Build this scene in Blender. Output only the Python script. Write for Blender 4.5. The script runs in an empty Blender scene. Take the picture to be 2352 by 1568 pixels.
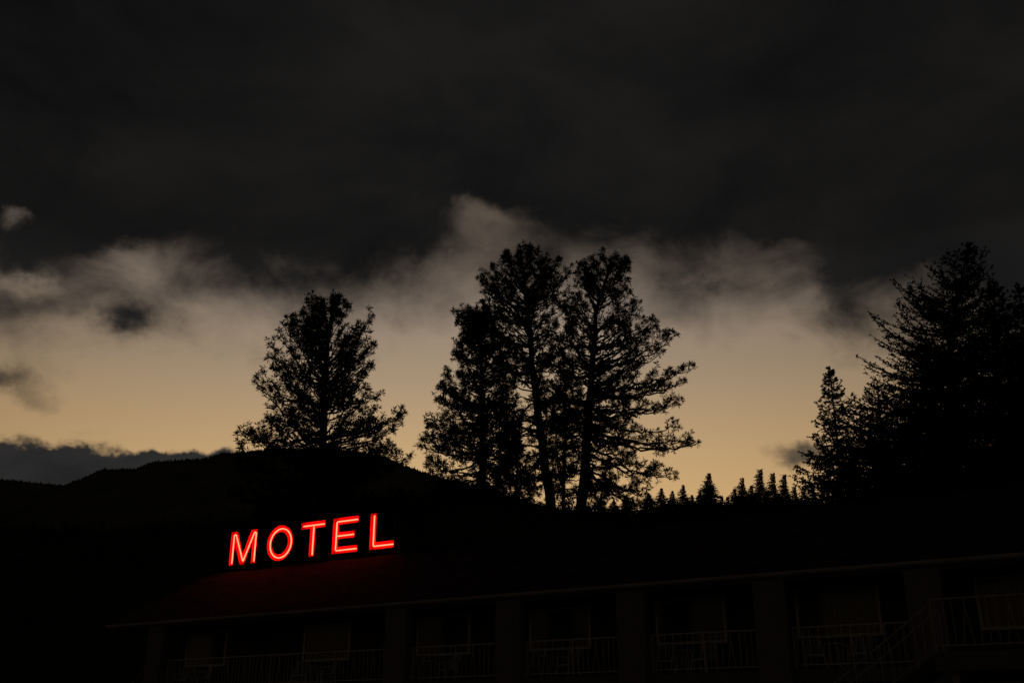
import bpy, math, random
from mathutils import Vector, Matrix
from mathutils import noise as mn
import numpy as np

scene = bpy.context.scene
scene.view_settings.view_transform = 'Standard'
scene.view_settings.look = 'None'
scene.view_settings.exposure = 0
COL = scene.collection

# ------------------------------------------------------------------ camera
PITCH = math.radians(21.0)
CAMZ = 1.6
cp, sp = math.cos(PITCH), math.sin(PITCH)
cam_d = bpy.data.cameras.new("camera")
cam_d.sensor_width = 36; cam_d.lens = 36; cam_d.clip_end = 9000; cam_d.clip_start = 0.1
cam = bpy.data.objects.new("camera", cam_d)
cam.location = (0, 0, CAMZ)
cam.rotation_euler = (math.radians(90) + PITCH, 0, 0)
COL.objects.link(cam)
scene.camera = cam

def sight(a, b, D):
    """survey measurement: bearing read off the photograph -> ground position at distance D"""
    u = (a - 1176) / 2352.0; v = (784 - b) / 2352.0
    y = cp - v * sp
    return Vector((u / y * D, D, CAMZ + D * (sp + v * cp) / y))

def azel(a, b):
    p = sight(a, b, 1.0) - Vector((0, 0, CAMZ))
    p.normalize()
    return math.atan2(p.x, p.y), math.asin(p.z)

# ------------------------------------------------------------------ materials
def principled(name, c1, c2=None, scale=4.0, rough=0.85, bump=0.0, bscale=20, spec=0.3):
    m = bpy.data.materials.new(name); m.use_nodes = True
    nt = m.node_tree; b = nt.nodes["Principled BSDF"]
    b.inputs["Roughness"].default_value = rough
    b.inputs["Specular IOR Level"].default_value = spec
    tc = nt.nodes.new("ShaderNodeTexCoord")
    n = nt.nodes.new("ShaderNodeTexNoise"); n.inputs["Scale"].default_value = scale
    n.inputs["Detail"].default_value = 4
    nt.links.new(tc.outputs["Object"], n.inputs["Vector"])
    r = nt.nodes.new("ShaderNodeValToRGB")
    r.color_ramp.elements[0].position = 0.3; r.color_ramp.elements[1].position = 0.7
    r.color_ramp.elements[0].color = (*c1, 1)
    r.color_ramp.elements[1].color = (*(c2 or c1), 1)
    nt.links.new(n.outputs["Fac"], r.inputs["Fac"])
    nt.links.new(r.outputs["Color"], b.inputs["Base Color"])
    if bump:
        n2 = nt.nodes.new("ShaderNodeTexNoise"); n2.inputs["Scale"].default_value = bscale
        nt.links.new(tc.outputs["Object"], n2.inputs["Vector"])
        bp = nt.nodes.new("ShaderNodeBump"); bp.inputs["Strength"].default_value = bump
        nt.links.new(n2.outputs["Fac"], bp.inputs["Height"])
        nt.links.new(bp.outputs["Normal"], b.inputs["Normal"])
    return m

M_bark = principled("bark", (0.03, 0.022, 0.016), (0.05, 0.035, 0.026), 3, 0.95, spec=0.0)
M_needle = principled("pine_needles", (0.02, 0.028, 0.014), (0.035, 0.045, 0.022), 0.8, 0.9, spec=0.0)
M_spruce = principled("spruce_needles", (0.016, 0.025, 0.017), (0.026, 0.036, 0.025), 0.8, 0.9, spec=0.0)
M_ground = principled("hill_ground", (0.03, 0.032, 0.018), (0.06, 0.05, 0.03), 0.3, 0.95, 0.4, 3, spec=0.0)
M_mount = principled("forested_slope", (0.06, 0.065, 0.05), (0.12, 0.12, 0.09), 0.02, 0.95, 0.6, 0.1, spec=0.0)  # base colour lifted to stand in for distance haze on the mountain
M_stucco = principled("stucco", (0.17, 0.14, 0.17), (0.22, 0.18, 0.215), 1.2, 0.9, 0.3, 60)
M_stucco_d = principled("shaded_stucco", (0.065, 0.056, 0.068), (0.095, 0.083, 0.095), 1.2, 0.9, 0.3, 60)  # same stucco with the shade under the eave put into its colour
M_white = principled("white_paint", (0.64, 0.63, 0.64), (0.82, 0.81, 0.82), 2.5, 0.55)
M_rail = principled("railing_paint", (0.44, 0.41, 0.44), (0.58, 0.55, 0.58), 3, 0.5)
M_plastic = principled("white_plastic", (0.46, 0.46, 0.46), (0.6, 0.6, 0.6), 3, 0.4)
M_door = principled("door_paint", (0.05, 0.03, 0.022), (0.07, 0.045, 0.035), 2, 0.5)
M_concrete = principled("concrete", (0.12, 0.115, 0.11), (0.17, 0.165, 0.16), 2, 0.9, 0.2, 30)
M_metal = principled("dark_metal", (0.05, 0.05, 0.05), (0.09, 0.085, 0.08), 4, 0.5)
M_redpaint = principled("red_enamel", (0.66, 0.006, 0.010), (0.80, 0.012, 0.016), 3, 0.45)
M_signface = principled("sign_face", (0.10, 0.10, 0.11), (0.14, 0.14, 0.15), 3, 0.5)
M_brass = principled("brass", (0.4, 0.3, 0.12), (0.5, 0.38, 0.16), 6, 0.35)
M_trim = principled("brown_trim_paint", (0.05, 0.04, 0.035), (0.08, 0.06, 0.05), 3, 0.7)
M_gutter = principled("painted_gutter", (0.30, 0.28, 0.29), (0.46, 0.43, 0.44), 1.5, 0.6)

M_shingle = bpy.data.materials.new("asphalt_shingles"); M_shingle.use_nodes = True
nt = M_shingle.node_tree; b = nt.nodes["Principled BSDF"]; b.inputs["Roughness"].default_value = 0.95
b.inputs["Specular IOR Level"].default_value = 0.05
tc = nt.nodes.new("ShaderNodeTexCoord")
br = nt.nodes.new("ShaderNodeTexBrick"); br.inputs["Scale"].default_value = 1
br.inputs["Brick Width"].default_value = 0.5; br.inputs["Row Height"].default_value = 0.24
br.inputs["Mortar Size"].default_value = 0.015
br.inputs["Color1"].default_value = (0.045, 0.03, 0.03, 1); br.inputs["Color2"].default_value = (0.10, 0.066, 0.062, 1)
br.inputs["Mortar"].default_value = (0.018, 0.013, 0.013, 1)
nt.links.new(tc.outputs["Object"], br.inputs["Vector"])
nz = nt.nodes.new("ShaderNodeTexNoise"); nz.inputs["Scale"].default_value = 1.3; nz.inputs["Detail"].default_value = 5
nt.links.new(tc.outputs["Object"], nz.inputs["Vector"])
mx = nt.nodes.new("ShaderNodeMixRGB"); mx.blend_type = 'MULTIPLY'; mx.inputs["Fac"].default_value = 0.6
nt.links.new(br.outputs["Color"], mx.inputs["Color1"]); nt.links.new(nz.outputs["Fac"], mx.inputs["Color2"])
nt.links.new(mx.outputs["Color"], b.inputs["Base Color"])
bp = nt.nodes.new("ShaderNodeBump"); bp.inputs["Strength"].default_value = 0.6; bp.inputs["Distance"].default_value = 0.02
nt.links.new(br.outputs["Fac"], bp.inputs["Height"]); bp.invert = True
nt.links.new(bp.outputs["Normal"], b.inputs["Normal"])

def pane_mat(name, base):
    m = bpy.data.materials.new(name); m.use_nodes = True
    nt = m.node_tree; b = nt.nodes["Principled BSDF"]
    b.inputs["Roughness"].default_value = 0.15
    tc = nt.nodes.new("ShaderNodeTexCoord")
    w = nt.nodes.new("ShaderNodeTexWave"); w.inputs["Scale"].default_value = 2.2
    w.inputs["Distortion"].default_value = 1.5; w.inputs["Detail"].default_value = 2
    nt.links.new(tc.outputs["Object"], w.inputs["Vector"])
    r = nt.nodes.new("ShaderNodeValToRGB")
    r.color_ramp.elements[0].color = (base * .6, base * .62, base * .65, 1)
    r.color_ramp.elements[1].color = (base, base, base*1.05, 1)
    nt.links.new(w.outputs["Fac"], r.inputs["Fac"]); nt.links.new(r.outputs["Color"], b.inputs["Base Color"])
    return m
M_pane = pane_mat("curtained_glass", 0.08)
M_pane2 = pane_mat("pale_curtained_glass", 0.19)

M_tube = bpy.data.materials.new("neon_tube_glow"); M_tube.use_nodes = True
nt = M_tube.node_tree; nt.nodes.clear()
em = nt.nodes.new("ShaderNodeEmission"); em.inputs["Color"].default_value = (1, 0.075, 0.036, 1)
em.inputs["Strength"].default_value = 8.0
o = nt.nodes.new("ShaderNodeOutputMaterial"); nt.links.new(em.outputs[0], o.inputs[0])

# ------------------------------------------------------------------ mesh helpers
class MB:
    def __init__(s): s.v = []; s.f = []
    def box(s, x0, x1, y0, y1, z0, z1):
        n = len(s.v)
        s.v += [(x0,y0,z0),(x1,y0,z0),(x1,y1,z0),(x0,y1,z0),(x0,y0,z1),(x1,y0,z1),(x1,y1,z1),(x0,y1,z1)]
        s.f += [(n,n+3,n+2,n+1),(n+4,n+5,n+6,n+7),(n,n+1,n+5,n+4),(n+1,n+2,n+6,n+5),(n+2,n+3,n+7,n+6),(n+3,n,n+4,n+7)]
    def beam(s, a, b, w=0.02, k=4):
        s.tube([a, b], [w, w], k)
    def tube(s, pts, rad, k=5, close=False):
        pts = [Vector(p) for p in pts]; n0 = len(s.v); m = len(pts)
        for i, p in enumerate(pts):
            if close: d = pts[(i+1) % m] - pts[i-1]
            else: d = pts[min(i+1, m-1)] - pts[max(i-1, 0)]
            if d.length < 1e-9: d = Vector((0,0,1))
            d.normalize()
            up = Vector((0,1,0)) if abs(d.y) < 0.9 else Vector((1,0,0))
            a = d.cross(up).normalized(); c = d.cross(a)
            r = rad[i] if isinstance(rad, (list, tuple)) else rad
            for j in range(k):
                t = 2*math.pi*(j+0.5)/k
                q = p + a*(math.cos(t)*r) + c*(math.sin(t)*r)
                s.v.append((q.x, q.y, q.z))
        rng = m if close else m-1
        for i in range(rng):
            i2 = (i+1) % m
            for j in range(k):
                j2 = (j+1) % k
                s.f.append((n0+i*k+j, n0+i*k+j2, n0+i2*k+j2, n0+i2*k+j))
        if not close:
            s.f.append(tuple(n0+j for j in range(k)))
            s.f.append(tuple(n0+(m-1)*k+j for j in range(k)))
    def mesh(s, name, mat, smooth=False):
        me = bpy.data.meshes.new(name); me.from_pydata([tuple(q) for q in s.v], [], s.f); me.update()
        me.materials.append(mat)
        if smooth: me.polygons.foreach_set("use_smooth", [True]*len(me.polygons))
        return me
    def obj(s, name, mat, parent=None, loc=(0,0,0), smooth=False):
        ob = bpy.data.objects.new(name, s.mesh(name, mat, smooth)); COL.objects.link(ob)
        ob.location = loc
        if parent: ob.parent = parent
        return ob

def empty(name, loc, label, cat, group=None, rotz=0):
    e = bpy.data.objects.new(name, None); COL.objects.link(e); e.location = loc
    e.rotation_euler = (0, 0, rotz); e.empty_display_size = 0.5
    e["label"] = label; e["category"] = cat
    if group: e["group"] = group
    return e

def copy_thing(e, loc, rotz=0):
    n = e.copy(); COL.objects.link(n); n.location = loc; n.rotation_euler = (0, 0, rotz)
    for c in list(e.children):
        m = c.copy(); COL.objects.link(m); m.parent = n
        for g in list(c.children):
            h = g.copy(); COL.objects.link(h); h.parent = m
    return n

# ------------------------------------------------------------------ world: dusk sky with clouds
world = bpy.data.worlds.new("World"); scene.world = world; world.use_nodes = True
try:
    world.cycles.sampling_method = 'MANUAL'; world.cycles.sample_map_resolution = 256
except Exception: pass
nt = world.node_tree; nt.nodes.clear()
N = nt.nodes; L = nt.links
def math_(op, a, b=None, c=None, clamp=False):
    n = N.new("ShaderNodeMath"); n.operation = op; n.use_clamp = clamp
    for i, x in enumerate((a, b, c)):
        if x is None: continue
        if isinstance(x, (int, float)): n.inputs[i].default_value = x
        else: L.new(x, n.inputs[i])
    return n.outputs[0]
def vmath(op, a, b=None, scale=None):
    n = N.new("ShaderNodeVectorMath"); n.operation = op
    for i, x in enumerate((a, b)):
        if x is None: continue
        if isinstance(x, tuple): n.inputs[i].default_value = x
        else: L.new(x, n.inputs[i])
    if scale is not None: n.inputs["Scale"].default_value = scale
    return n
tc = N.new("ShaderNodeTexCoord")
sx = N.new("ShaderNodeSeparateXYZ"); L.new(tc.outputs["Generated"], sx.inputs[0])
az = math_('ARCTAN2', sx.outputs[0], sx.outputs[1])
el = math_('ARCSINE', sx.outputs[2])
def noise(scale, detail, rough=0.5, stretch=(1,1,1), off=(0,0,0), dist=0):
    mp = N.new("ShaderNodeMapping"); L.new(tc.outputs["Generated"], mp.inputs[0])
    mp.inputs["Scale"].default_value = stretch; mp.inputs["Location"].default_value = off
    n = N.new("ShaderNodeTexNoise"); L.new(mp.outputs[0], n.inputs["Vector"])
    n.inputs["Scale"].default_value = scale; n.inputs["Detail"].default_value = detail
    n.inputs["Roughness"].default_value = rough; n.inputs["Distortion"].default_value = dist
    return n
w1 = noise(7, 2, 0.5, (1,1,1.3))
wv = vmath('SUBTRACT', w1.outputs["Color"], (0.5,0.5,0.5))
wv = vmath('SCALE', wv.outputs[0], scale=0.04)
w2 = noise(24, 5, 0.6, (1,1,1.2), (3,1,2))
wv2 = vmath('SUBTRACT', w2.outputs["Color"], (0.5,0.5,0.5))
wv2 = vmath('SCALE', wv2.outputs[0], scale=0.05)
cmb = N.new("ShaderNodeCombineXYZ"); L.new(az, cmb.inputs[0]); L.new(el, cmb.inputs[1])
P = vmath('ADD', cmb.outputs[0], wv.outputs[0]); P = vmath('ADD', P.outputs[0], wv2.outputs[0])
sp2 = N.new("ShaderNodeSeparateXYZ"); L.new(P.outputs[0], sp2.inputs[0])
azw, elw = sp2.outputs[0], sp2.outputs[1]
edge = [(-150,735),(0,735),(130,750),(260,740),(340,715),(450,705),(560,720),(680,748),(800,736),(880,715),(940,698),(1010,682),(1080,672),(1180,662),(1240,660),
        (1330,660),(1450,662),(1560,690),(1640,696),(1740,690),(1850,708),(1930,750),(2030,760),(2150,770),(2352,850),(2500,870)]
A0, A1, E0, E1 = -0.65, 0.65, 0.28, 0.60
fc = N.new("ShaderNodeFloatCurve"); cv = fc.mapping.curves[0]
pts = []
for a, bb in edge:
    q = azel(a, bb); pts.append(((q[0]-A0)/(A1-A0), (q[1]-E0)/(E1-E0)))
while len(cv.points) < len(pts): cv.points.new(0.5, 0.5)
for i, q in enumerate(pts): cv.points[i].location = q
fc.mapping.update()
azn = math_('DIVIDE', math_('SUBTRACT', azw, A0), A1-A0, clamp=True)
L.new(azn, fc.inputs["Value"])
base = math_('ADD', math_('MULTIPLY', fc.outputs[0], E1-E0), E0)
field = math_('DIVIDE', math_('SUBTRACT', elw, base), 0.050)
field = math_('MINIMUM', math_('MAXIMUM', field, -1.8), 2.7)
blobs = [(295,735,52,34,1.1),(110,710,150,30,.2),(5,868,68,30,1.6),(125,915,60,20,.8),(60,1085,500,58,4.4),(330,1060,230,30,2.9),(440,1046,75,22,1.8),(1850,1035,90,44,3.0),
         (210,985,60,18,1.1),
         (1950,705,45,60,0.5),
         (1130,490,95,48,-1.75),(1110,570,90,40,-.55),(1000,610,60,40,-.3),(38,498,38,24,-1.5),(310,610,75,45,-1.1),(50,635,80,22,-.9),(1810,560,110,28,-.45)]
for (a, bb, rx, ry, w) in blobs:
    q = azel(a, bb)
    d = vmath('SUBTRACT', P.outputs[0], (q[0], q[1], 0))
    d = vmath('MULTIPLY', d.outputs[0], (2352/rx*math.cos(q[1]), 2352/ry, 0))
    dd = vmath('DOT_PRODUCT', d.outputs[0], d.outputs[0])
    g = math_('EXPONENT', math_('MULTIPLY', dd.outputs["Value"], -1.0))
    field = math_('ADD', field, math_('MULTIPLY', g, w))
nf = noise(13, 6, 0.56, (1,1,1.5), (7,3,1), 0.4)
field = math_('ADD', field, math_('MULTIPLY', math_('SUBTRACT', nf.outputs["Fac"], 0.5), 2.2))
mr = N.new("ShaderNodeMapRange"); mr.interpolation_type = 'SMOOTHSTEP'
L.new(field, mr.inputs["Value"]); mr.inputs["From Min"].default_value = -0.95; mr.inputs["From Max"].default_value = 1.3
T = mr.outputs[0]
def lin(c):
    return tuple(((x/255)/12.92 if x/255 <= .04045 else ((x/255+.055)/1.055)**2.4) for x in c)
ramp = N.new("ShaderNodeValToRGB"); cr = ramp.color_ramp
L.new(math_('DIVIDE', el, 0.7, clamp=True), ramp.inputs["Fac"])
stops = [(0.10,(222,178,116)),(0.20,(214,174,120)),(0.26,(196,163,119)),(0.33,(166,144,118)),(0.39,(146,130,115)),(0.44,(116,103,92)),(0.50,(88,78,68))]
cr.elements[0].position = stops[0][0]/0.7; cr.elements[0].color = (*lin(stops[0][1]), 1)
cr.elements[1].position = stops[-1][0]/0.7; cr.elements[1].color = (*lin(stops[-1][1]), 1)
for s_, c_ in stops[1:-1]:
    e = cr.elements.new(s_/0.7); e.color = (*lin(c_), 1)
da = math_('SUBTRACT', az, -0.05)
g1 = math_('EXPONENT', math_('MULTIPLY', math_('MULTIPLY', da, da), -1.8))
glow = math_('ADD', math_('MULTIPLY', g1, 0.955), 0.045)
clear = vmath('SCALE', ramp.outputs["Color"]); L.new(glow, clear.inputs["Scale"])
nc = noise(4.5, 6, 0.55, (1,1,1.8), (2,5,0), 0.3)
cr2 = N.new("ShaderNodeValToRGB"); L.new(nc.outputs["Fac"], cr2.inputs["Fac"])
cr2.color_ramp.elements[0].position = 0.33; cr2.color_ramp.elements[0].color = (*lin((16.5,16.3,16.5)), 1)
cr2.color_ramp.elements[1].position = 0.72; cr2.color_ramp.elements[1].color = (*lin((32,30.5,29.5)), 1)
lowf = N.new("ShaderNodeMapRange"); L.new(el, lowf.inputs["Value"])
lowf.inputs["From Min"].default_value = 0.24; lowf.inputs["From Max"].default_value = 0.44
lowf.inputs["To Min"].default_value = 4.0; lowf.inputs["To Max"].default_value = 1.0
cl = vmath('SCALE', cr2.outputs["Color"]); L.new(math_('MULTIPLY', lowf.outputs[0], math_('MAXIMUM', glow, 0.8)), cl.inputs["Scale"])
mix = N.new("ShaderNodeMixRGB"); L.new(T, mix.inputs["Fac"]); L.new(clear.outputs[0], mix.inputs["Color1"]); L.new(cl.outputs[0], mix.inputs["Color2"])
bg = N.new("ShaderNodeBackground"); L.new(mix.outputs[0], bg.inputs["Color"]); bg.inputs["Strength"].default_value = 1.0
wo = N.new("ShaderNodeOutputWorld"); L.new(bg.outputs[0], wo.inputs[0])

# ------------------------------------------------------------------ terrain
def interp(x, xs, ys): return float(np.interp(x, xs, ys))
crest_px = [(-400,1240),(0,1225),(300,1225),(500,1200),(700,1180),(900,1150),(1050,1125),(1150,1140),(1250,1172),(1500,1187),(1700,1188),(1900,1165),(2352,1140),(2800,1140)]
cx = [sight(a,b_,75).x for a,b_ in crest_px]; cz = [sight(a,b_,75).z for a,b_ in crest_px]
def sm(t): t = max(0, min(1, t)); return t*t*(3-2*t)
def gh(x, y):
    z = interp(x, cx, cz)
    if y < 75: h = z * sm((y-51)/24)**0.9
    else: h = z * (1 - sm((y-75)/130))
    n = mn.noise(Vector((x*.15, y*.15, 0)))*0.5
    return h + n*sm((h-0.5)/3)
xs = [-6000,-3000,-1500,-700,-350,-200]+list(np.arange(-140,141,2.0))+[200,350,700,1500,3000,6000]
ys = [-6000,-2000,-500,-150,-60,0,25,45]+list(np.arange(50,96,1.5))+list(np.arange(98,210,6))+[400,800,1600,3500,7000]
mb = MB()
for y in ys:
    for x in xs: mb.v.append((float(x), float(y), gh(x, y)))
nx = len(xs)
for j in range(len(ys)-1):
    for i in range(nx-1): mb.f.append((j*nx+i, j*nx+i+1, (j+1)*nx+i+1, (j+1)*nx+i))
g = mb.obj("ground", M_ground, smooth=True); g["kind"] = "structure"

def ridge(name, prof, D, Dfront, Dback, mat, rough, step):
    cols = int((prof[-1][0]-prof[0][0])/step)
    rows = [(Dfront,0.0),(Dfront+(D-Dfront)*.35,.3),(Dfront+(D-Dfront)*.6,.58),(Dfront+(D-Dfront)*.85,.86),(D,1.0),(D+(Dback-D)*.3,.75),(Dback,0.0)]
    mb = MB(); top = []
    for (d, f) in rows:
        for i in range(cols+1):
            a = prof[0][0] + (prof[-1][0]-prof[0][0])*i/cols
            bb = float(np.interp(a, [q[0] for q in prof], [q[1] for q in prof]))
            q = sight(a, bb, D)
            x = q.x * (d/D*.5+.5)
            n = mn.noise(Vector((x/D*14, d/D*6, 1)))*rough*(0.12 if f == 1 else 1)*(1 if f>0 else 0)
            z = q.z*f + n
            mb.v.append((x, d, z))
            if f == 1: top.append(Vector((x, d, z)))
    w = cols+1
    for j in range(len(rows)-1):
        for i in range(cols): mb.f.append((j*w+i, j*w+i+1, (j+1)*w+i+1, (j+1)*w+i))
    o = mb.obj(name, mat, smooth=True); o["kind"] = "structure"
    return top
mprof = [(-900,1014),(-500,1054),(-200,1090),(0,1102),(90,1113),(150,1118),(195,1098),(240,1080),(310,1080),(350,1063),(420,1059),(470,1056),(512,1043),(600,1034),(700,1031),(790,1033),(870,1047),(960,1081),(1030,1104),(1200,1150),(1400,1195),(1700,1230)]
mtop = ridge("mountain", mprof, 1500, 600, 2600, M_mount, 25, 10)
hprof = [(900,1230),(1200,1200),(1450,1180),(1560,1174),(1700,1176),(1850,1168),(2000,1150),(2352,1140),(2900,1120)]
htop = ridge("hill", hprof, 250, 120, 420, M_ground, 1.0, 12)

random.seed(4)
mb = MB()
def spike(mb, p, h, r):
    k = 5
    for lv in range(2):
        rr = r*(1-lv*0.35); n = len(mb.v)
        for j in range(k):
            t = 6.283*j/k + lv
            mb.v.append((p.x+rr*math.cos(t)*random.uniform(.7,1.2), p.y+rr*math.sin(t), p.z+h*lv*.35))
        mb.v.append((p.x, p.y, p.z+h*(0.7+lv*.3)))
        for j in range(k): mb.f.append((n+j, n+(j+1)%k, n+k))
for i in range(len(mtop)-1):
    for k in range(16):
        q = mtop[i].lerp(mtop[i+1], random.random())
        q = q + Vector((0, random.uniform(-6, 6), -2.5))
        spike(mb, q, random.uniform(3.0, 5.6) if random.random() < .85 else random.uniform(5.6, 7.6), random.uniform(1.3, 2.4))
o = mb.obj("forest", M_mount); o["kind"] = "stuff"; o["label"] = "dark conifer forest fringing the mountain ridge"; o["category"] = "forest"

# ------------------------------------------------------------------ trees
def bez(a, b_, c, n):
    out = []
    for i in range(n+1):
        t = i/n
        out.append(a*(1-t)**2 + b_*2*t*(1-t) + c*t*t)
    return out
R_ = random.random; G_ = random.gauss
def tuft(cm, p, d, n, ln, wd, spread=1.0):
    V, F = cm.v, cm.f
    px_, py_, pz_ = p; dx, dy, dz = d
    for _ in range(n):
        x = G_(0,.6)*spread + dx; y = G_(0,.6)*spread + dy; z = G_(0,.6)*spread + dz
        l = math.sqrt(x*x+y*y+z*z)
        if l < .05: continue
        f = ln*(.7+.4*R_())/l
        x *= f; y *= f; z *= f
        a, b_, c = R_()-.5, R_()-.5, R_()-.5
        sx_, sy_, sz_ = y*c-z*b_, z*a-x*c, x*b_-y*a
        l = math.sqrt(sx_*sx_+sy_*sy_+sz_*sz_)
        if l < 1e-5: continue
        f = wd*.5/l; sx_ *= f; sy_ *= f; sz_ *= f
        mx_, my_, mz_ = px_+x*.55, py_+y*.55, pz_+z*.55
        n0 = len(V)
        V.append((px_,py_,pz_)); V.append((mx_+sx_,my_+sy_,mz_+sz_)); V.append((px_+x,py_+y,pz_+z)); V.append((mx_-sx_,my_-sy_,mz_-sz_))
        F.append((n0,n0+1,n0+2,n0+3))

def trunk_at(path, z):
    zs = [q.z for q in path]
    return Vector((float(np.interp(z, zs, [q.x for q in path])), float(np.interp(z, zs, [q.y for q in path])), z))
def on(path, t):
    n = len(path)-1; f = t*n; i0 = min(int(f), n-1)
    return path[i0].lerp(path[i0+1], f-i0), (path[i0+1]-path[i0]).normalized()

def pine(name, label, D, tpath, prof, r0, seed, group, dens=1.0, step=0.30, needles=14, up_top=1.3, up_low=-0.12, low_open=0.0, inner=.3, tier=0.0, grow=1.05, extra=(), sec=1.5):
    """extra: side leaders / long boughs given as tip bearings with the height they leave the trunk"""
    random.seed(seed)
    tp = [sight(a, bb, D) for a, bb in tpath]
    gz = gh(tp[0].x, tp[0].y) - 0.6
    if tp[0].z > gz: tp.insert(0, Vector((tp[0].x, tp[0].y, gz)))
    base = tp[0].copy()
    H = tp[-1].z - base.z
    e = empty(name, base, label, "tree", group)
    tm = MB(); cm = MB()
    tl = [q - base for q in tp]
    tl2 = []
    for i in range(len(tl)-1):
        for k in range(3):
            q = tl[i].lerp(tl[i+1], k/3)
            if k: q = q + Vector((random.uniform(-.07,.07), random.uniform(-.07,.07), 0))
            tl2.append(q)
    tl2.append(tl[-1])
    tm.tube(tl2, [r0*(1-0.93*max(0,q.z)/H)**0.8 + .02 for q in tl2], 8)
    rows = []
    for (bb, l, r) in prof:
        ql = sight(l, bb, D); qr = sight(r, bb, D); z = ql.z - base.z
        c = trunk_at(tl2, z)
        rows.append((z, max(.15, c.x-(ql.x-base.x)), max(.15, (qr.x-base.x)-c.x)))
    rows.sort(); pz = [q[0] for q in rows]; pl = [q[1] for q in rows]; pr = [q[2] for q in rows]
    def limb(s, tip, rad, sag, inn):
        mid = s.lerp(tip, .6) + Vector((random.uniform(-.14,.14)*rad, random.uniform(-.14,.14)*rad, -sag*rad))
        n = max(3, int(rad/.45)+2)
        path = bez(s, mid, tip, n)
        for q in path[1:-1]:
            q += Vector((G_(0,.10), G_(0,.10), G_(0,.10)))
        br0 = .022 + .018*rad
        tm.tube(path, [br0*(1-.8*i/n) for i in range(n+1)], 4)
        t = max(inn+.3, .55)
        while t < 1.0:
            p, d = on(path, t)
            tuft(cm, p+Vector((G_(0,.1),G_(0,.1),.06)), d*.3+Vector((0,0,.25)), needles-1, .38, .064)
            t += .42/rad
        tuft(cm, tip, (tip-path[-2]).normalized()*.35+Vector((0,0,.2)), needles+5, .42, .064)
        ns = max(2, int(rad*sec)+1)
        for j in range(ns):
            t = random.uniform(inn, .97) if rad > .9 else random.uniform(.1,.97)
            p, d = on(path, t)
            sl = random.uniform(.45,1.4)*(1.1-.6*t)*min(1.15, .35+rad*.3)
            a = random.choice((-1,1))*random.uniform(.4,1.3)
            dd = Vector((d.x*math.cos(a)-d.y*math.sin(a), d.x*math.sin(a)+d.y*math.cos(a), d.z+random.uniform(-.2,.95))).normalized()
            en = p+dd*sl+Vector((0,0,sl*.15))
            m1 = p+dd*sl*.55-Vector((0,0,.04))
            tm.tube([p, m1, en], [.022,.016,.01], 3)
            nt_ = max(1, int(sl/.36))
            for q in range(nt_):
                tt = 1-q/nt_*.6
                pp = p.lerp(en, tt)+Vector((G_(0,.10), G_(0,.10), G_(0,.09)+.02))
                if q == 0: pp = en
                tuft(cm, pp, dd*.25+Vector((0,0,.15)), needles, .38, .064)
    z = pz[0]
    while z < pz[-1]:
        hrel = (z-pz[0])/(pz[-1]-pz[0])
        nb = 5 if hrel > .3 else 4
        if hrel > .88: nb = 6
        phi0 = random.uniform(0, 6.28)
        for k in range(nb):
            if random.random() > dens*(1-low_open*max(0, 1-hrel*3.0)): continue
            phi = phi0 + 6.283*k/nb + random.uniform(-.6,.6)
            zt = z + random.uniform(-.35,.35)
            if tier and hrel < .75:
                zt = z + (round(z/tier)*tier - z)*.75 + random.uniform(-.15,.15)
            zt = min(zt, pz[-1])
            Lr = float(np.interp(zt, pz, pl)); Rr = float(np.interp(zt, pz, pr))
            c = math.cos(phi); side = Rr if c > 0 else Lr
            mean = min(Lr, Rr)*.5 + .25*(Lr+Rr)
            full = random.random() < .55
            rad = (side*c*c + mean*(1-c*c)) * grow * (random.uniform(.86,1.0) if full else random.uniform(.35,.85))
            rad = max(.25, rad - .25)
            k_up = up_low + (up_top-up_low)*hrel**1.1 + random.uniform(-.3,.3)
            z0 = max(pz[0]*0.6, zt - rad*k_up)
            s = trunk_at(tl2, min(z0, tl2[-1].z-.1))
            ctr = trunk_at(tl2, min(zt, tl2[-1].z))
            tip = Vector((ctr.x + rad*c, ctr.y + rad*math.sin(phi), zt))
            limb(s, tip, rad, .10+.16*random.random(), inner)
        z += step*random.uniform(.5,1.5)
    for (a, bb, b0) in extra:
        q = sight(a, bb, D)-base; s = trunk_at(tl2, (sight(a, b0, D)-base).z)
        q.y += random.uniform(-.5,.5)
        for r_ in range(2):
            limb(s, q+Vector((G_(0,.15), G_(0,.15), G_(0,.15))), max(1.0,(q-s).length*.8), .2, .3)
    for q in range(4): tuft(cm, tl2[-1]+Vector((G_(0,.15),0,.05-.28*q)), Vector((0,0,.4)), 15, .38, .06)
    tm.obj("trunk", M_bark, e); cm.obj("crown", M_needle, e)
    return e

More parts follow.
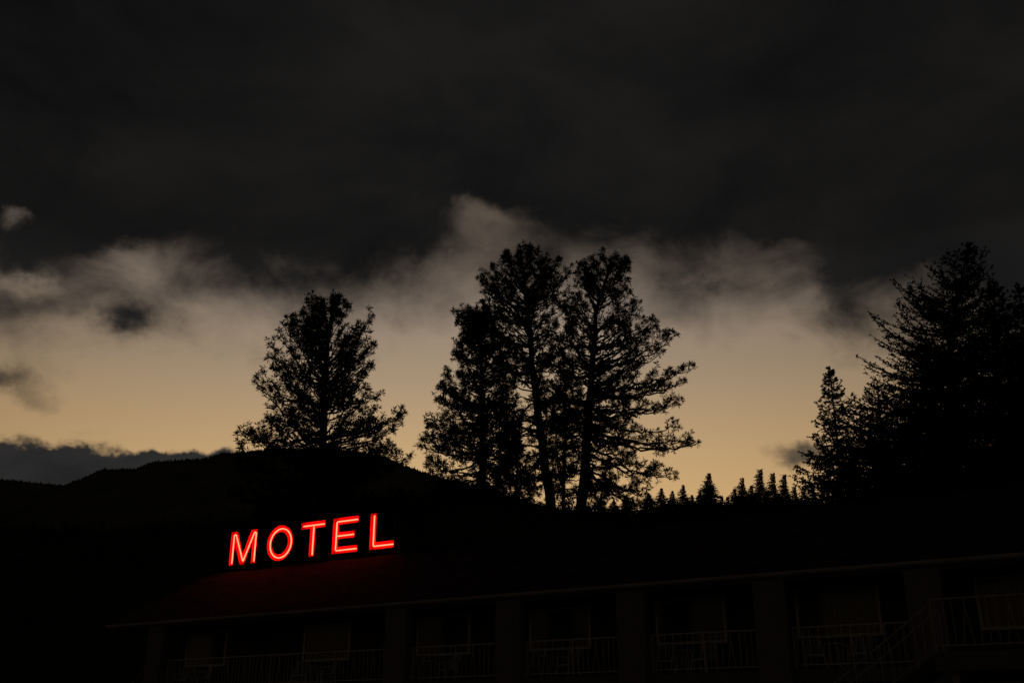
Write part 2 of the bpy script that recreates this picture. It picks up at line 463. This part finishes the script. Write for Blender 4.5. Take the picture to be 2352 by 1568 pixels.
GP = "pine trees on the hill behind the motel"
pine("pine_tree", "dense upswept ponderosa pine on the slope behind the neon sign", 68,
     [(736,1200),(742,1000),(748,850),(765,682)],
     [(1190,560,900),(1120,520,930),(1060,540,940),(1035,552,915),(1010,556,900),(975,590,890),(948,595,875),(925,592,868),(900,592,866),(870,600,868),(830,612,862),(800,616,862),(775,636,855),(745,652,848),(730,668,842),(718,690,812),(700,700,806),(690,706,800),(682,728,790)],
     .38, 11, GP, dens=.76, step=.26, up_top=1.4, up_low=-.02, tier=1.15,
     extra=[(918,948,1010),(900,985,1030),(912,967,1020),(880,1025,1035),(562,1000,1010),(576,1015,1030),(680,738,830),(657,750,850),(848,738,840),(858,797,880),(614,802,880),(596,880,930),(865,905,935),(932,1052,1050),(712,695,760),(778,682,740),(740,690,760)])
pine("pine_tree", "tall slender ponderosa pine with leaning trunk and open crown", 75,
     [(1268,1190),(1245,1010),(1222,840),(1212,720),(1195,572)],
     [(1100,1130,1330),(1050,1110,1335),(1000,1100,1325),(930,1100,1315),(860,1100,1310),(800,1095,1300),(760,1085,1292),(720,1100,1285),(690,1105,1280),(660,1103,1280),(640,1108,1285),(615,1130,1285),(592,1150,1268),(580,1153,1245),(570,1158,1228)],
     .40, 22, GP, dens=.74, step=.29, up_top=1.2, up_low=-.25,
     extra=[(1100,643,720),(1112,658,740),(1286,600,690),(1295,622,700),(1296,644,720),(1262,602,680),(1142,614,700),(1090,735,800),(1132,642,720),(1165,585,660),(1222,580,650)])
pine("pine_tree", "shorter broad bushy ponderosa pine crowded against its taller neighbour", 72,
     [(1108,1190),(1108,1000),(1106,850),(1100,730)],
     [(1160,1030,1230),(1100,985,1220),(1070,975,1215),(1030,955,1210),(1000,962,1205),(960,990,1200),(930,995,1195),(885,995,1190),(850,1022,1185),(815,1038,1180),(780,1050,1175),(750,1045,1170),(735,1042,1160),(722,1050,1145),(712,1062,1130)],
     .32, 33, GP, dens=.92, step=.22, up_top=.8, up_low=-.15, grow=1.1,
     extra=[(1054,724,790),(1064,735,800),(1080,715,790),(1120,712,790),(1145,725,800),(1006,888,930),(964,1030,1050),(972,1015,1040),(1014,960,1000),(1048,830,870),(1060,780,840),(1040,905,940),(985,985,1020)])
pine("pine_tree", "broad ponderosa pine with spreading open lower limbs", 74,
     [(1332,1200),(1345,1050),(1358,880),(1368,720),(1403,598)],
     [(1165,1270,1460),(1140,1260,1490),(1100,1255,1535),(1060,1258,1545),(1020,1258,1585),(985,1260,1555),(950,1260,1510),(910,1260,1545),(870,1265,1565),(845,1265,1575),(810,1270,1548),(775,1275,1542),(735,1272,1500),(700,1272,1476),(670,1280,1460),(640,1305,1452),(615,1315,1450),(598,1330,1448),(588,1350,1435)],
     .42, 44, GP, dens=.74, step=.28, up_top=1.2, up_low=-.3, low_open=.35,
     extra=[(1586,845,900),(1575,865,910),(1594,1018,1000),(1586,1005,985),(1558,920,940),(1550,780,850),(1500,734,800),(1327,626,700),(1362,604,680),(1438,608,680),(1482,757,830),(1552,1090,1040),(1470,1165,1080),(1500,1150,1070),(1385,1165,1090),(1282,690,780)])
pine("pine_tree", "pine half hidden between two taller trunks", 79,
     [(1295,1195),(1296,1050),(1300,850)],
     [(1150,1230,1370),(1080,1215,1380),(1000,1220,1380),(930,1240,1365),(880,1265,1340),(850,1285,1315)],
     .16, 58, GP, dens=.42, step=.3, up_top=.8)
pine("pine_tree", "thin young pine growing between two tall trunks", 77,
     [(1372,1190),(1385,1120),(1395,1060)],
     [(1170,1330,1440),(1130,1345,1430),(1090,1365,1420),(1060,1385,1402)],
     .12, 55, GP, dens=.6, step=.35)
pine("pine_tree", "low bushy pine at the foot of taller trunks", 79,
     [(1180,1200),(1185,1120),(1190,1020)],
     [(1180,1100,1250),(1130,1110,1245),(1080,1130,1235),(1040,1160,1220),(1020,1180,1200)],
     .14, 56, GP, dens=.9, step=.28)

def spruce_world(name, label, tp, prof, r0, group, step, nb, blades, shoots, size, droop, ground=None, wf=.055, irr=1.0, rise=.45):
    b0 = tp[0]
    gz = (gh(b0.x, b0.y) if ground is None else ground) - .5
    if b0.z > gz: tp.insert(0, Vector((b0.x, b0.y, gz)))
    base = tp[0].copy(); tl = [q-base for q in tp]; H = tl[-1].z
    e = empty(name, base, label, "tree", group)
    tm = MB(); cm = MB()
    tm.tube(tl, [r0*(1-.95*max(0,q.z)/H)+.015 for q in tl], 7)
    pr_ = sorted([(z-base.z, xl-base.x, xr-base.x) for z, xl, xr in prof])
    pz = [q[0] for q in pr_]
    pl = [max(.12, trunk_at(tl, q[0]).x - q[1]) for q in pr_]; pr = [max(.12, q[2]-trunk_at(tl, q[0]).x) for q in pr_]
    z = pz[0]
    while z < pz[-1]:
        phi0 = random.uniform(0, 6.28); hrel = (z-pz[0])/(pz[-1]-pz[0])
        for k in range(nb):
            phi = phi0+6.283*k/nb+random.uniform(-.5,.5)
            zt = z+random.uniform(-.22,.22)*size
            Lr = float(np.interp(zt, pz, pl)); Rr = float(np.interp(zt, pz, pr)); c = math.cos(phi)
            side = Rr if c > 0 else Lr; mean = .5*(Lr+Rr)
            lng = random.random() < .25
            rad = (side*c*c+mean*(1-c*c))*(random.uniform(.95,1.05+.1*irr) if lng else random.uniform(.85-.42*irr,.9))
            s = trunk_at(tl, max(.3, min(zt - rad*(rise*hrel+.10*(rise>-.1)+random.uniform(-.15,.12)), tl[-1].z-.05)))
            ctr = trunk_at(tl, min(zt, tl[-1].z))
            tip = Vector((ctr.x+rad*c, ctr.y+rad*math.sin(phi), zt))
            mid = s.lerp(tip,.66)+Vector((0,0,-(droop+.08*random.random())*rad-.05*size))
            n = max(4, int(rad/.5)+2); path = bez(s, mid, tip, n)
            tm.tube(path, [(.02+.012*rad)*size*(1-.85*i/n) for i in range(n+1)], 3)
            ns = max(3, int(rad*shoots))
            for j in range(ns):
                t = random.uniform(.08,1) if j else 1
                p, d = on(path, t)
                a = random.choice((-1,1))*random.uniform(.35,1.2) if j else 0
                sl = random.uniform(.2,.9)*(1.3-1.0*t)*size*min(1.5, .4+rad*.32)
                dd = Vector((d.x*math.cos(a)-d.y*math.sin(a), d.x*math.sin(a)+d.y*math.cos(a), d.z+random.uniform(-.6,.25))).normalized()
                m_ = max(2, int(sl/(.14*size)))
                for q in range(m_):
                    tuft(cm, p + dd*(sl*q/m_), dd*1.1, blades, .20*size, wf*size*1.35, .8)
        z += step*random.uniform(.5,1.5)
    for q in range(6): tuft(cm, tl[-1]-Vector((0,0,.12*q*size)), Vector((0,0,.9)), 5, .2*size, .05*size, .6)
    tm.obj("trunk", M_bark, e); cm.obj("crown", M_spruce, e)
    return e
def spruce(name, label, D, tpath, prof, r0, seed, group, step=.3, nb=5, blades=3, shoots=5.5, size=1.0, droop=.16, rise=.45):
    random.seed(seed)
    tp = [sight(a, bb, D) for a, bb in tpath]
    return spruce_world(name, label, tp, [(sight(l,bb,D).z, sight(l,bb,D).x, sight(r,bb,D).x) for bb,l,r in prof], r0, group, step, nb, blades, shoots, size, droop, rise=rise)

GS = "spruce trees on the slope above the motel"
spruce("spruce_tree", "large ragged spruce with layered boughs and pointed top", 60,
       [(2190,1190),(2185,1000),(2180,850),(2195,700),(2226,562)],
       [(1180,1900,2420),(1100,1915,2420),(1040,1930,2400),(960,1955,2400),(900,1962,2380),(850,1958,2380),(830,1972,2360),(790,1992,2340),(755,1978,2310),(735,1960,2290),(715,2005,2275),(680,2008,2260),(665,2055,2252),(640,2080,2250),(605,2106,2250),(595,2148,2244),(580,2195,2238),(562,2216,2234)],
       .42, 71, GS, nb=7, step=.26, shoots=6.5)
spruce("spruce_tree", "dense dark spruce with a narrow ragged top beside a larger one", 57,
       [(2300,1190),(2295,900),(2281,648)],
       [(1180,2120,2560),(1000,2130,2520),(900,2150,2480),(820,2170,2450),(760,2200,2400),(720,2232,2345),(690,2250,2318),(670,2262,2302),(648,2274,2288)],
       .36, 72, GS, nb=7, step=.22)
spruce("spruce_tree", "tall spruce partly hidden behind denser neighbours", 62,
       [(2400,1190),(2380,900),(2339,660)],
       [(1180,2200,2700),(1000,2220,2650),(850,2250,2580),(780,2275,2480),(730,2305,2400),(700,2318,2365),(660,2333,2346)],
       .36, 73, GS, nb=7, step=.22)
spruce("spruce_tree", "small pointed spruce with wide drooping lower branches", 58,
       [(1935,1190),(1922,1000),(1906,850)],
       [(1170,1835,2070),(1135,1804,2070),(1110,1815,2065),(1080,1842,2060),(1045,1840,2050),(1025,1858,2040),(1000,1858,2035),(985,1874,2020),(960,1876,2000),(940,1855,1990),(915,1880,1955),(880,1888,1928),(850,1902,1910)],
       .2, 74, GS, nb=6, step=.21, shoots=6.5, rise=.2)
spruce("spruce_tree", "spruce with broad skirts beneath a taller one", 59,
       [(2030,1190),(2025,1000),(2015,880)],
       [(1185,1870,2220),(1120,1868,2210),(1060,1880,2200),(1000,1908,2180),(940,1938,2150),(905,1970,2100),(880,2000,2035)],
       .28, 75, GS, nb=7, step=.21)
spruce("spruce_tree", "bushy spruce filling the gap between two larger ones", 61,
       [(2150,1190),(2150,1000),(2148,790)],
       [(1185,1980,2300),(1100,1980,2290),(1000,2000,2260),(900,2035,2240),(850,2060,2220),(820,2080,2200),(790,2125,2165)],
       .3, 76, GS, nb=7, step=.21)

GD = "small conifers along the distant hill crest"
far = [(1570,1118,60,0),(1545,1130,54,0),(1630,1090,84,1),(1608,1132,44,0),(1658,1142,40,0),(1688,1126,52,1),(1706,1101,70,0),(1727,1118,46,0),(1748,1081,60,1),(1777,1090,50,0),(1803,1093,54,1),(1826,1120,50,0),
       (1520,1124,64,1),(1490,1136,64,0),(1440,1141,64,1),(1590,1140,46,0),(1672,1144,44,0),(1737,1134,44,0),(1764,1130,44,0),(1847,1124,60,1),(1410,1150,50,0),(1868,1118,60,0),
       (1643,1148,46,0),(1790,1138,44,0),(1813,1138,44,0),(1580,1150,46,0)]
random.seed(9)
for i, (a, bb, w, kind) in enumerate(far):
    D = random.uniform(225, 262)
    top = sight(a, bb-3, D); bot = sight(a, 1190, D)
    h = top.z - bot.z
    ww = w/2352*D*0.66
    prof = [(bot.z-1, bot.x-ww, bot.x+ww), (bot.z+h*.3, bot.x-ww*.76, bot.x+ww*.72), (bot.z+h*.55, bot.x-ww*.46, bot.x+ww*.5), (bot.z+h*.78, bot.x-ww*.24, bot.x+ww*.22), (bot.z+h*.95, bot.x-.05, bot.x+.05), (top.z, bot.x-.01, bot.x+.01)]
    spruce_world("conifer_tree", "small dark conifer on a distant hill crest" if kind == 0 else "pointed full-skirted conifer on a distant hill crest", [bot-Vector((0,0,2)), top], prof, .14, GD, .17, 9, 3, 5.5, .7, .02, ground=bot.z-3, wf=.22, irr=1.0, rise=-.35)

random.seed(77)
mb = MB()
for i in range(1400):
    x = random.uniform(-38, 42); y = random.uniform(62, 77)
    p = Vector((x, y, gh(x, y)))
    hh = abs(random.gauss(0,.35)) + .1
    for k in range(5):
        tuft(mb, p+Vector((random.gauss(0,.4), random.gauss(0,.4), random.uniform(0,hh))), Vector((0,0,.6)), 6, .28, .07)
o = mb.obj("undergrowth", M_needle); o["kind"] = "stuff"; o["label"] = "dark scrubby undergrowth covering the hillside"; o["category"] = "undergrowth"

# ------------------------------------------------------------------ motel
ROT = math.atan2(-0.5241, 0.8516)
MO = (-15.74, 41.3, 0)
motel = empty("motel", MO, "long two-storey stucco motel with shingled gable roof and balconies", "motel", None, ROT)
LEN = 46.0; XW = 2.4; YW = 1.7; YB = 9.6; EZ = 5.6; RZ = 8.27; FZ = 3.12
mb = MB()
sec = [(YW,0),(YB,0),(YB,5.66),(5.0,8.02),(YW,6.26)]
n = len(sec)
for x in (XW, LEN-1.2):
    for (y, z) in sec: mb.v.append((x, y, z))
for i in range(n):
    j = (i+1) % n; mb.f.append((i, j, n+j, n+i))
mb.f.append(tuple(range(n))[::-1]); mb.f.append(tuple(range(n, 2*n)))
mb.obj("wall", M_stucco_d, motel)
mb = MB()
prof = [(0,EZ),(5,RZ),(10,EZ),(10,EZ-.12),(5,RZ-.14),(0,EZ-.12)]
for x in (0, LEN):
    for (y, z) in prof: mb.v.append((x, y, z))
mb.f += [(0,1,7,6),(1,2,8,7),(2,3,9,8),(3,4,10,9),(4,5,11,10),(5,0,6,11),(0,5,4,1),(1,4,3,2),(6,7,10,11),(7,8,9,10)]
roof = mb.obj("roof", M_shingle, motel)
mb = MB(); mb.box(-.02, LEN+.02, -.05, -.003, EZ-.24, EZ-.02)
mb.obj("fascia", M_trim, roof)
mb = MB()
gp = [(-.055,EZ-.02),(-.17,EZ-.02),(-.17,EZ-.08),(-.13,EZ-.13),(-.055,EZ-.13)]
for x in (-.02, LEN+.02):
    for (y,z) in gp: mb.v.append((x,y,z))
for i in range(1,4): mb.f.append((i,i+1,5+i+1,5+i))
mb.f.append((1,2,3,4)); mb.f.append((6,7,8,9))
mb.obj("gutter", M_gutter, roof)
mb = MB()
a = Vector((-.03,0,EZ-.1)); b2 = Vector((-.03,5,RZ-.1)); c = Vector((-.03,10,EZ-.1))
for p, q in ((a,b2),(b2,c)):
    n0 = len(mb.v)
    for X in (-.06,-.004):
        for (r_, dz) in ((p,-.12),(q,-.12),(q,.06),(p,.06)): mb.v.append((X, r_.y, r_.z+dz))
    mb.f += [(n0,n0+1,n0+2,n0+3),(n0+4,n0+7,n0+6,n0+5),(n0,n0+4,n0+5,n0+1),(n0+2,n0+6,n0+7,n0+3),(n0,n0+3,n0+7,n0+4),(n0+1,n0+5,n0+6,n0+2)]
mb.obj("rake_board", M_trim, roof)
mb = MB(); mb.box(0.05, LEN-.05, .02, YW-.004, EZ-.2, EZ-.16)
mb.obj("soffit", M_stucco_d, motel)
mb = MB(); mb.box(.1, LEN-.1, 4.88, 5.12, RZ-.02, RZ+.03)
mb.obj("ridge_cap", M_shingle, roof)
mb = MB(); mb.box(XW, LEN-1.2, .25, YW-.003, FZ-.22, FZ); mb.box(XW-.001, LEN-1.19, .2, .247, FZ-.3, FZ+.03)
mb.obj("walkway", M_concrete, motel)
PC = [2.85,14.15,18.36,22.4,26.4,30.25,34.4,38.5,42.6]
pm = MB(); pm.box(-.42,.42,-.13,.13,0,EZ-.205); pmm = pm.mesh("pillar", M_stucco)
for x in PC:
    o = bpy.data.objects.new("pillar", pmm); COL.objects.link(o); o.parent = motel; o.location = (x, .06, 0)
def rail_mesh(w, seed):
    random.seed(seed); mb = MB()
    mb.box(0, w, -.025, .025, 1.02, 1.06); mb.box(0, w, -.015, .015, .10, .13)
    x = .1; k = 0
    while x < w-.08:
        if k % 5 == 3: mb.beam((x-.02,0,.13),(x+.1,0,1.02),.012,4)
        elif k % 5 == 4: mb.beam((x+.02,0,.13),(x-.10,0,1.02),.012,4)
        else: mb.beam((x,0,.13),(x,0,1.02),.012,4)
        x += .165; k += 1
    for q in (0.03, w/2, w-.03): mb.box(q-.018, q+.018, -.018, .018, -.02, 1.02)
    return mb
for i in range(len(PC)-1):
    if i == 5: continue
    w = PC[i+1]-PC[i]-.86
    rail_mesh(w, i).obj("railing", M_rail, motel, (PC[i]+.43, .28, FZ+.032))
def win(wd, ht, mat):
    g_ = MB(); g_.box(-wd/2, wd/2, -.02, .02, 0, ht)
    f = MB()
    f.box(-wd/2-.08, -wd/2+.001, -.05, .03, -.08, ht+.08); f.box(wd/2-.001, wd/2+.08, -.05, .03, -.08, ht+.08)
    f.box(-wd/2+.001, wd/2-.001, -.05, .03, ht-.001, ht+.08); f.box(-wd/2+.001, wd/2-.001, -.05, .03, -.08, .001)
    return g_.mesh("window", mat), f.mesh("frame", M_white)
wg, wf = win(2.0, 1.12, M_pane); wg2, wf2 = win(2.1, 1.16, M_pane2)
WX = [3.75, 9.78, 14.82, 19.2, 23.5, 27.7, 32.3, 36.4, 40.5]
dm = MB(); dm.box(-.45,.45,-.03,.0,0,2.05)
dfm = MB()
for q in ((-.53,-.452,0,2.14),(.452,.53,0,2.14),(-.45,.45,2.053,2.14)): dfm.box(q[0],q[1],-.045,.0,q[2],q[3])
dmesh = dm.mesh("door", M_door); dfmesh = dfm.mesh("frame", M_trim)
hm = MB(); hm.tube([(.34,-.03,1.0),(.34,-.08,1.0),(.26,-.085,1.0)], .014, 6); hmesh = hm.mesh("handle", M_brass)
for lvl in (0, 1):
    z = FZ if lvl else 0.02
    for i, x in enumerate(WX):
        pale = (x > 27)
        o = bpy.data.objects.new("window", wg2 if pale else wg); COL.objects.link(o); o.parent = motel; o.location = (x, YW-.03, z+.98)
        if pale: o["label"] = "window with pale drawn curtain"
        f = bpy.data.objects.new("frame", wf2 if pale else wf); COL.objects.link(f); f.parent = o
        dx = x+1.75 if i != 0 else x+2.0
        d = bpy.data.objects.new("door", dmesh); COL.objects.link(d); d.parent = motel; d.location = (dx, YW-.003, z+.01)
        f = bpy.data.objects.new("frame", dfmesh); COL.objects.link(f); f.parent = d
        f = bpy.data.objects.new("handle", hmesh); COL.objects.link(f); f.parent = d
mb = MB(); mb.box(31.0, 38.0, -3.9, .195, FZ-.22, FZ+.02); mb.box(30.98, 38.02, -3.96, -3.903, FZ-.32, FZ+.05)
mb.obj("landing", M_concrete, motel)
M_rail2 = principled("darker_railing_paint", (0.32, 0.30, 0.32), (0.42, 0.40, 0.42), 3, 0.6)  # darker, rougher railing tone for the landing and stairs
rail_mesh(7.0, 50).obj("railing", M_rail2, motel, (31.0, -3.86, FZ+.06))
for px_ in (31.3, 34.5, 37.7):
    mb = MB(); mb.box(px_-.07, px_+.07, -3.75, -3.61, 0, FZ-.225); mb.obj("post", M_rail2, motel)
def stair(x_top, y0, y1, length, name="staircase"):
    mb = MB(); ns = 17
    for i in range(ns):
        x1 = x_top - length*i/ns; z = FZ - FZ*(i+1)/(ns+1)
        mb.box(x1-length/ns-.02, x1, y0+.05, y1-.05, z-.05, z)
    o = mb.obj(name, M_concrete, motel)
    mb = MB()
    for y in (y0, y1):
        n0 = len(mb.v)
        for yy in (y-.02, y+.02):
            mb.v += [(x_top,yy,FZ-.28),(x_top,yy,FZ),(x_top-length,yy,.25),(x_top-length,yy,0)]
        mb.f += [(n0,n0+1,n0+2,n0+3),(n0+4,n0+7,n0+6,n0+5),(n0+1,n0+5,n0+6,n0+2),(n0,n0+3,n0+7,n0+4),(n0,n0+4,n0+5,n0+1),(n0+3,n0+2,n0+6,n0+7)]
    mb.obj("stringer", M_trim, o)
    mb = MB()
    for y in (y0, y1):
        mb.beam((x_top,y,FZ+1.0),(x_top-length,y,1.05),.018,6)
        mb.beam((x_top,y,FZ+.12),(x_top-length,y,.2),.010,6)
        k = 0
        while k*.18 < length:
            t = k*.18/length; zz = FZ*(1-t)
            mb.beam((x_top-length*t,y,zz+.14),(x_top-length*t,y,zz+1.0),.008 if k%6 else .016,4); k += 1
    mb.obj("handrail", M_rail2, o)
    return o
stair(30.97, -3.8, -2.7, 4.3)
stair(2.3, .35, 1.4, 4.3)

R = Matrix.Translation(Vector(MO)) @ Matrix.Rotation(ROT, 4, 'Z')
def L2W(x, y, z): return R @ Vector((x, y, z))
osign = empty("office_sign", L2W(32.25, -3.93, FZ-.72), "small grey hanging sign reading OFFICE beneath the landing", "sign", None, ROT)
mb = MB(); mb.box(-.62,.62,-.03,.03,-.17,.17); mb.obj("board", M_signface, osign)
for s_ in (-1, 1):
    mb = MB(); mb.beam((s_*.45,0,.17),(s_*.45,0,.42),.01,5); mb.obj("hanger", M_metal, osign)
tcu = bpy.data.curves.new("lettering", 'FONT'); tcu.body = "OFFICE"; tcu.size = .3; tcu.align_x = 'CENTER'; tcu.align_y = 'CENTER'; tcu.extrude = .004; tcu.offset = .006
tob = bpy.data.objects.new("tmp", tcu); COL.objects.link(tob)
bpy.context.view_layer.update()
me = bpy.data.meshes.new_from_object(tob.evaluated_get(bpy.context.evaluated_depsgraph_get())); bpy.data.objects.remove(tob)
me.name = "lettering"; me.materials.clear(); me.materials.append(M_white)
lo = bpy.data.objects.new("lettering", me); COL.objects.link(lo); lo.parent = osign; lo.location = (0,-.036,0); lo.rotation_euler = (math.radians(90),0,0)

GC = "white plastic chairs on the motel walkway"
ch = empty("plastic_chair", L2W(3.4, 1.0, FZ), "white moulded plastic armchair on the upper motel walkway", "chair", GC, ROT+.3)
mb = MB()
mb.box(-.23,.23,-.23,.22,.41,.44); mb.box(-.24,.24,-.25,-.232,.38,.43); mb.obj("seat", M_plastic, ch)
mb = MB()
for i in range(5):
    x = -.17+i*.085; mb.tube([(x,.21,.45),(x*1.08,.26,.68),(x*1.05,.30,.86)], .022, 4)
mb.tube([(-.23,.2,.44),(-.24,.26,.7),(-.2,.3,.86),(0,.32,.9),(.2,.3,.86),(.24,.26,.7),(.23,.2,.44)], .022, 5)
mb.obj("backrest", M_plastic, ch)
for s_ in (-1, 1):
    mb = MB(); mb.tube([(s_*.24,.25,.64),(s_*.28,.05,.66),(s_*.28,-.18,.65),(s_*.26,-.24,.6)], .024, 5); mb.obj("armrest", M_plastic, ch)
for sx_ in (-1,1):
    for sy_ in (-1,1):
        mb = MB(); mb.tube([(sx_*.22,sy_*.21,.41 if sy_>0 else .6),(sx_*.27,sy_*.26,0)], .024, 5); mb.obj("leg", M_plastic, ch)
tb = empty("plastic_table", L2W(3.9, .95, FZ), "small round white plastic table between chairs", "table", "white plastic tables on the motel walkway", ROT)
mb = MB(); k = 20
for z in (.66,.69):
    for j in range(k): mb.v.append((.27*math.cos(6.283*j/k), .27*math.sin(6.283*j/k), z))
mb.f = [tuple(range(k))[::-1], tuple(range(k,2*k))]+[(j,(j+1)%k,k+(j+1)%k,k+j) for j in range(k)]
mb.obj("tabletop", M_plastic, tb)
for j in range(4):
    a = .785+1.571*j; mb = MB(); mb.tube([(.14*math.cos(a),.14*math.sin(a),.66),(.24*math.cos(a),.24*math.sin(a),0)], .02, 5); mb.obj("leg", M_plastic, tb)
random.seed(5)
for i, x in enumerate(WX[:6]):
    if i:
        copy_thing(ch, L2W(x-.55, 1.0+random.uniform(-.1,.1), FZ), ROT+random.uniform(.1,.5))
        copy_thing(tb, L2W(x, .95, FZ), ROT)
    copy_thing(ch, L2W(x+.62, 1.0+random.uniform(-.1,.1), FZ), ROT-random.uniform(.1,.6))

# ------------------------------------------------------------------ neon sign
sign = empty("neon_sign", L2W(0, 4.95, RZ), "red neon MOTEL sign of open-faced letters on the roof ridge", "sign", None, ROT)
Hh = 1.44; z0 = .15
def poly_letter(x0, outline, tubes, holes=None):
    mb = MB()
    if holes is None:
        n = len(outline)
        for (x, z) in outline: mb.v.append((x0+x, 0, z0+z))
        mb.f.append(tuple(range(n)))
        for (x, z) in outline: mb.v.append((x0+x, -.13, z0+z))
        for i in range(n):
            j = (i+1) % n; mb.f.append((i, j, n+j, n+i))
    else:
        n = len(outline)
        for ring in (outline, holes):
            for y in (0, -.13):
                for (x, z) in ring: mb.v.append((x0+x, y, z0+z))
        for i in range(n):
            j = (i+1) % n
            mb.f += [(i, j, 2*n+j, 2*n+i), (i, j, n+j, n+i), (2*n+i, 2*n+j, 3*n+j, 3*n+i)]
    o = mb.obj("letter", M_redpaint, sign)
    mb = MB()
    for t in tubes:
        closed = t[0] == t[-1]
        pts = [(x0+x, -.075, z0+z) for x, z in (t[:-1] if closed else t)]
        if not closed:
            P_ = [Vector(q) for q in pts]; out = [P_[0]]
            for i in range(1, len(P_)-1):
                a_ = (P_[i-1]-P_[i]); c_ = (P_[i+1]-P_[i])
                q1 = P_[i]+a_.normalized()*min(.06,a_.length*.4); q2 = P_[i]+c_.normalized()*min(.06,c_.length*.4)
                out += bez(q1, P_[i], q2, 4)
            out.append(P_[-1]); pts = out
        mb.tube(pts, .0235, 6, close=closed)
    mb.obj("neon_tube", M_tube, o, smooth=True)
W = 1.56
poly_letter(1.12, [(0,0),(0,Hh),(.37,Hh),(W/2,.44),(W-.37,Hh),(W,Hh),(W,0),(W-.25,0),(W-.25,.98),(W/2+.13,0),(W/2-.13,0),(.25,.98),(.25,0)],
            [[(.125,.09),(.125,Hh-.11),(.23,Hh-.11),(W/2,.13),(W-.23,Hh-.11),(W-.125,Hh-.11),(W-.125,.09)]])
k = 40
def ell(rx, rz): return [(.73+rx*math.cos(6.28318*i/k), .72+rz*math.sin(6.28318*i/k)) for i in range(k)]
t_ = ell(.60,.61); t_.append(t_[0])
poly_letter(3.30, ell(.73,.74), [t_], ell(.46,.47))
poly_letter(5.19, [(0,Hh-.28),(0,Hh),(1.30,Hh),(1.30,Hh-.28),(.79,Hh-.28),(.79,0),(.51,0),(.51,Hh-.28)],
            [[(.08,Hh-.14),(1.22,Hh-.14)],[(.65,Hh-.2),(.65,.08)]])
poly_letter(6.93, [(0,0),(0,Hh),(1.33,Hh),(1.33,Hh-.27),(.31,Hh-.27),(.31,.855),(1.15,.855),(1.15,.585),(.31,.585),(.31,.27),(1.33,.27),(1.33,0)],
            [[(1.25,Hh-.135),(.155,Hh-.135),(.155,.135),(1.25,.135)],[(.21,.72),(1.07,.72)]])
poly_letter(8.88, [(0,0),(0,Hh),(.30,Hh),(.30,.28),(1.22,.28),(1.22,0)], [[(.15,Hh-.08),(.15,.14),(1.14,.14)]])
mb = MB()
mb.beam((.9,.06,z0+.2),(10.2,.06,z0+.2),.03,4); mb.beam((.9,.06,z0+1.2),(10.2,.06,z0+1.2),.03,4)
for x in (1.25,2.55,4.03,5.84,7.1,8.1,9.02,9.9):
    mb.beam((x,.1,-.05),(x,.1,z0+1.25),.025,4); mb.beam((x,.1,z0+1.1),(x,1.0,-.55),.02,4)
mb.obj("support_frame", M_metal, sign)
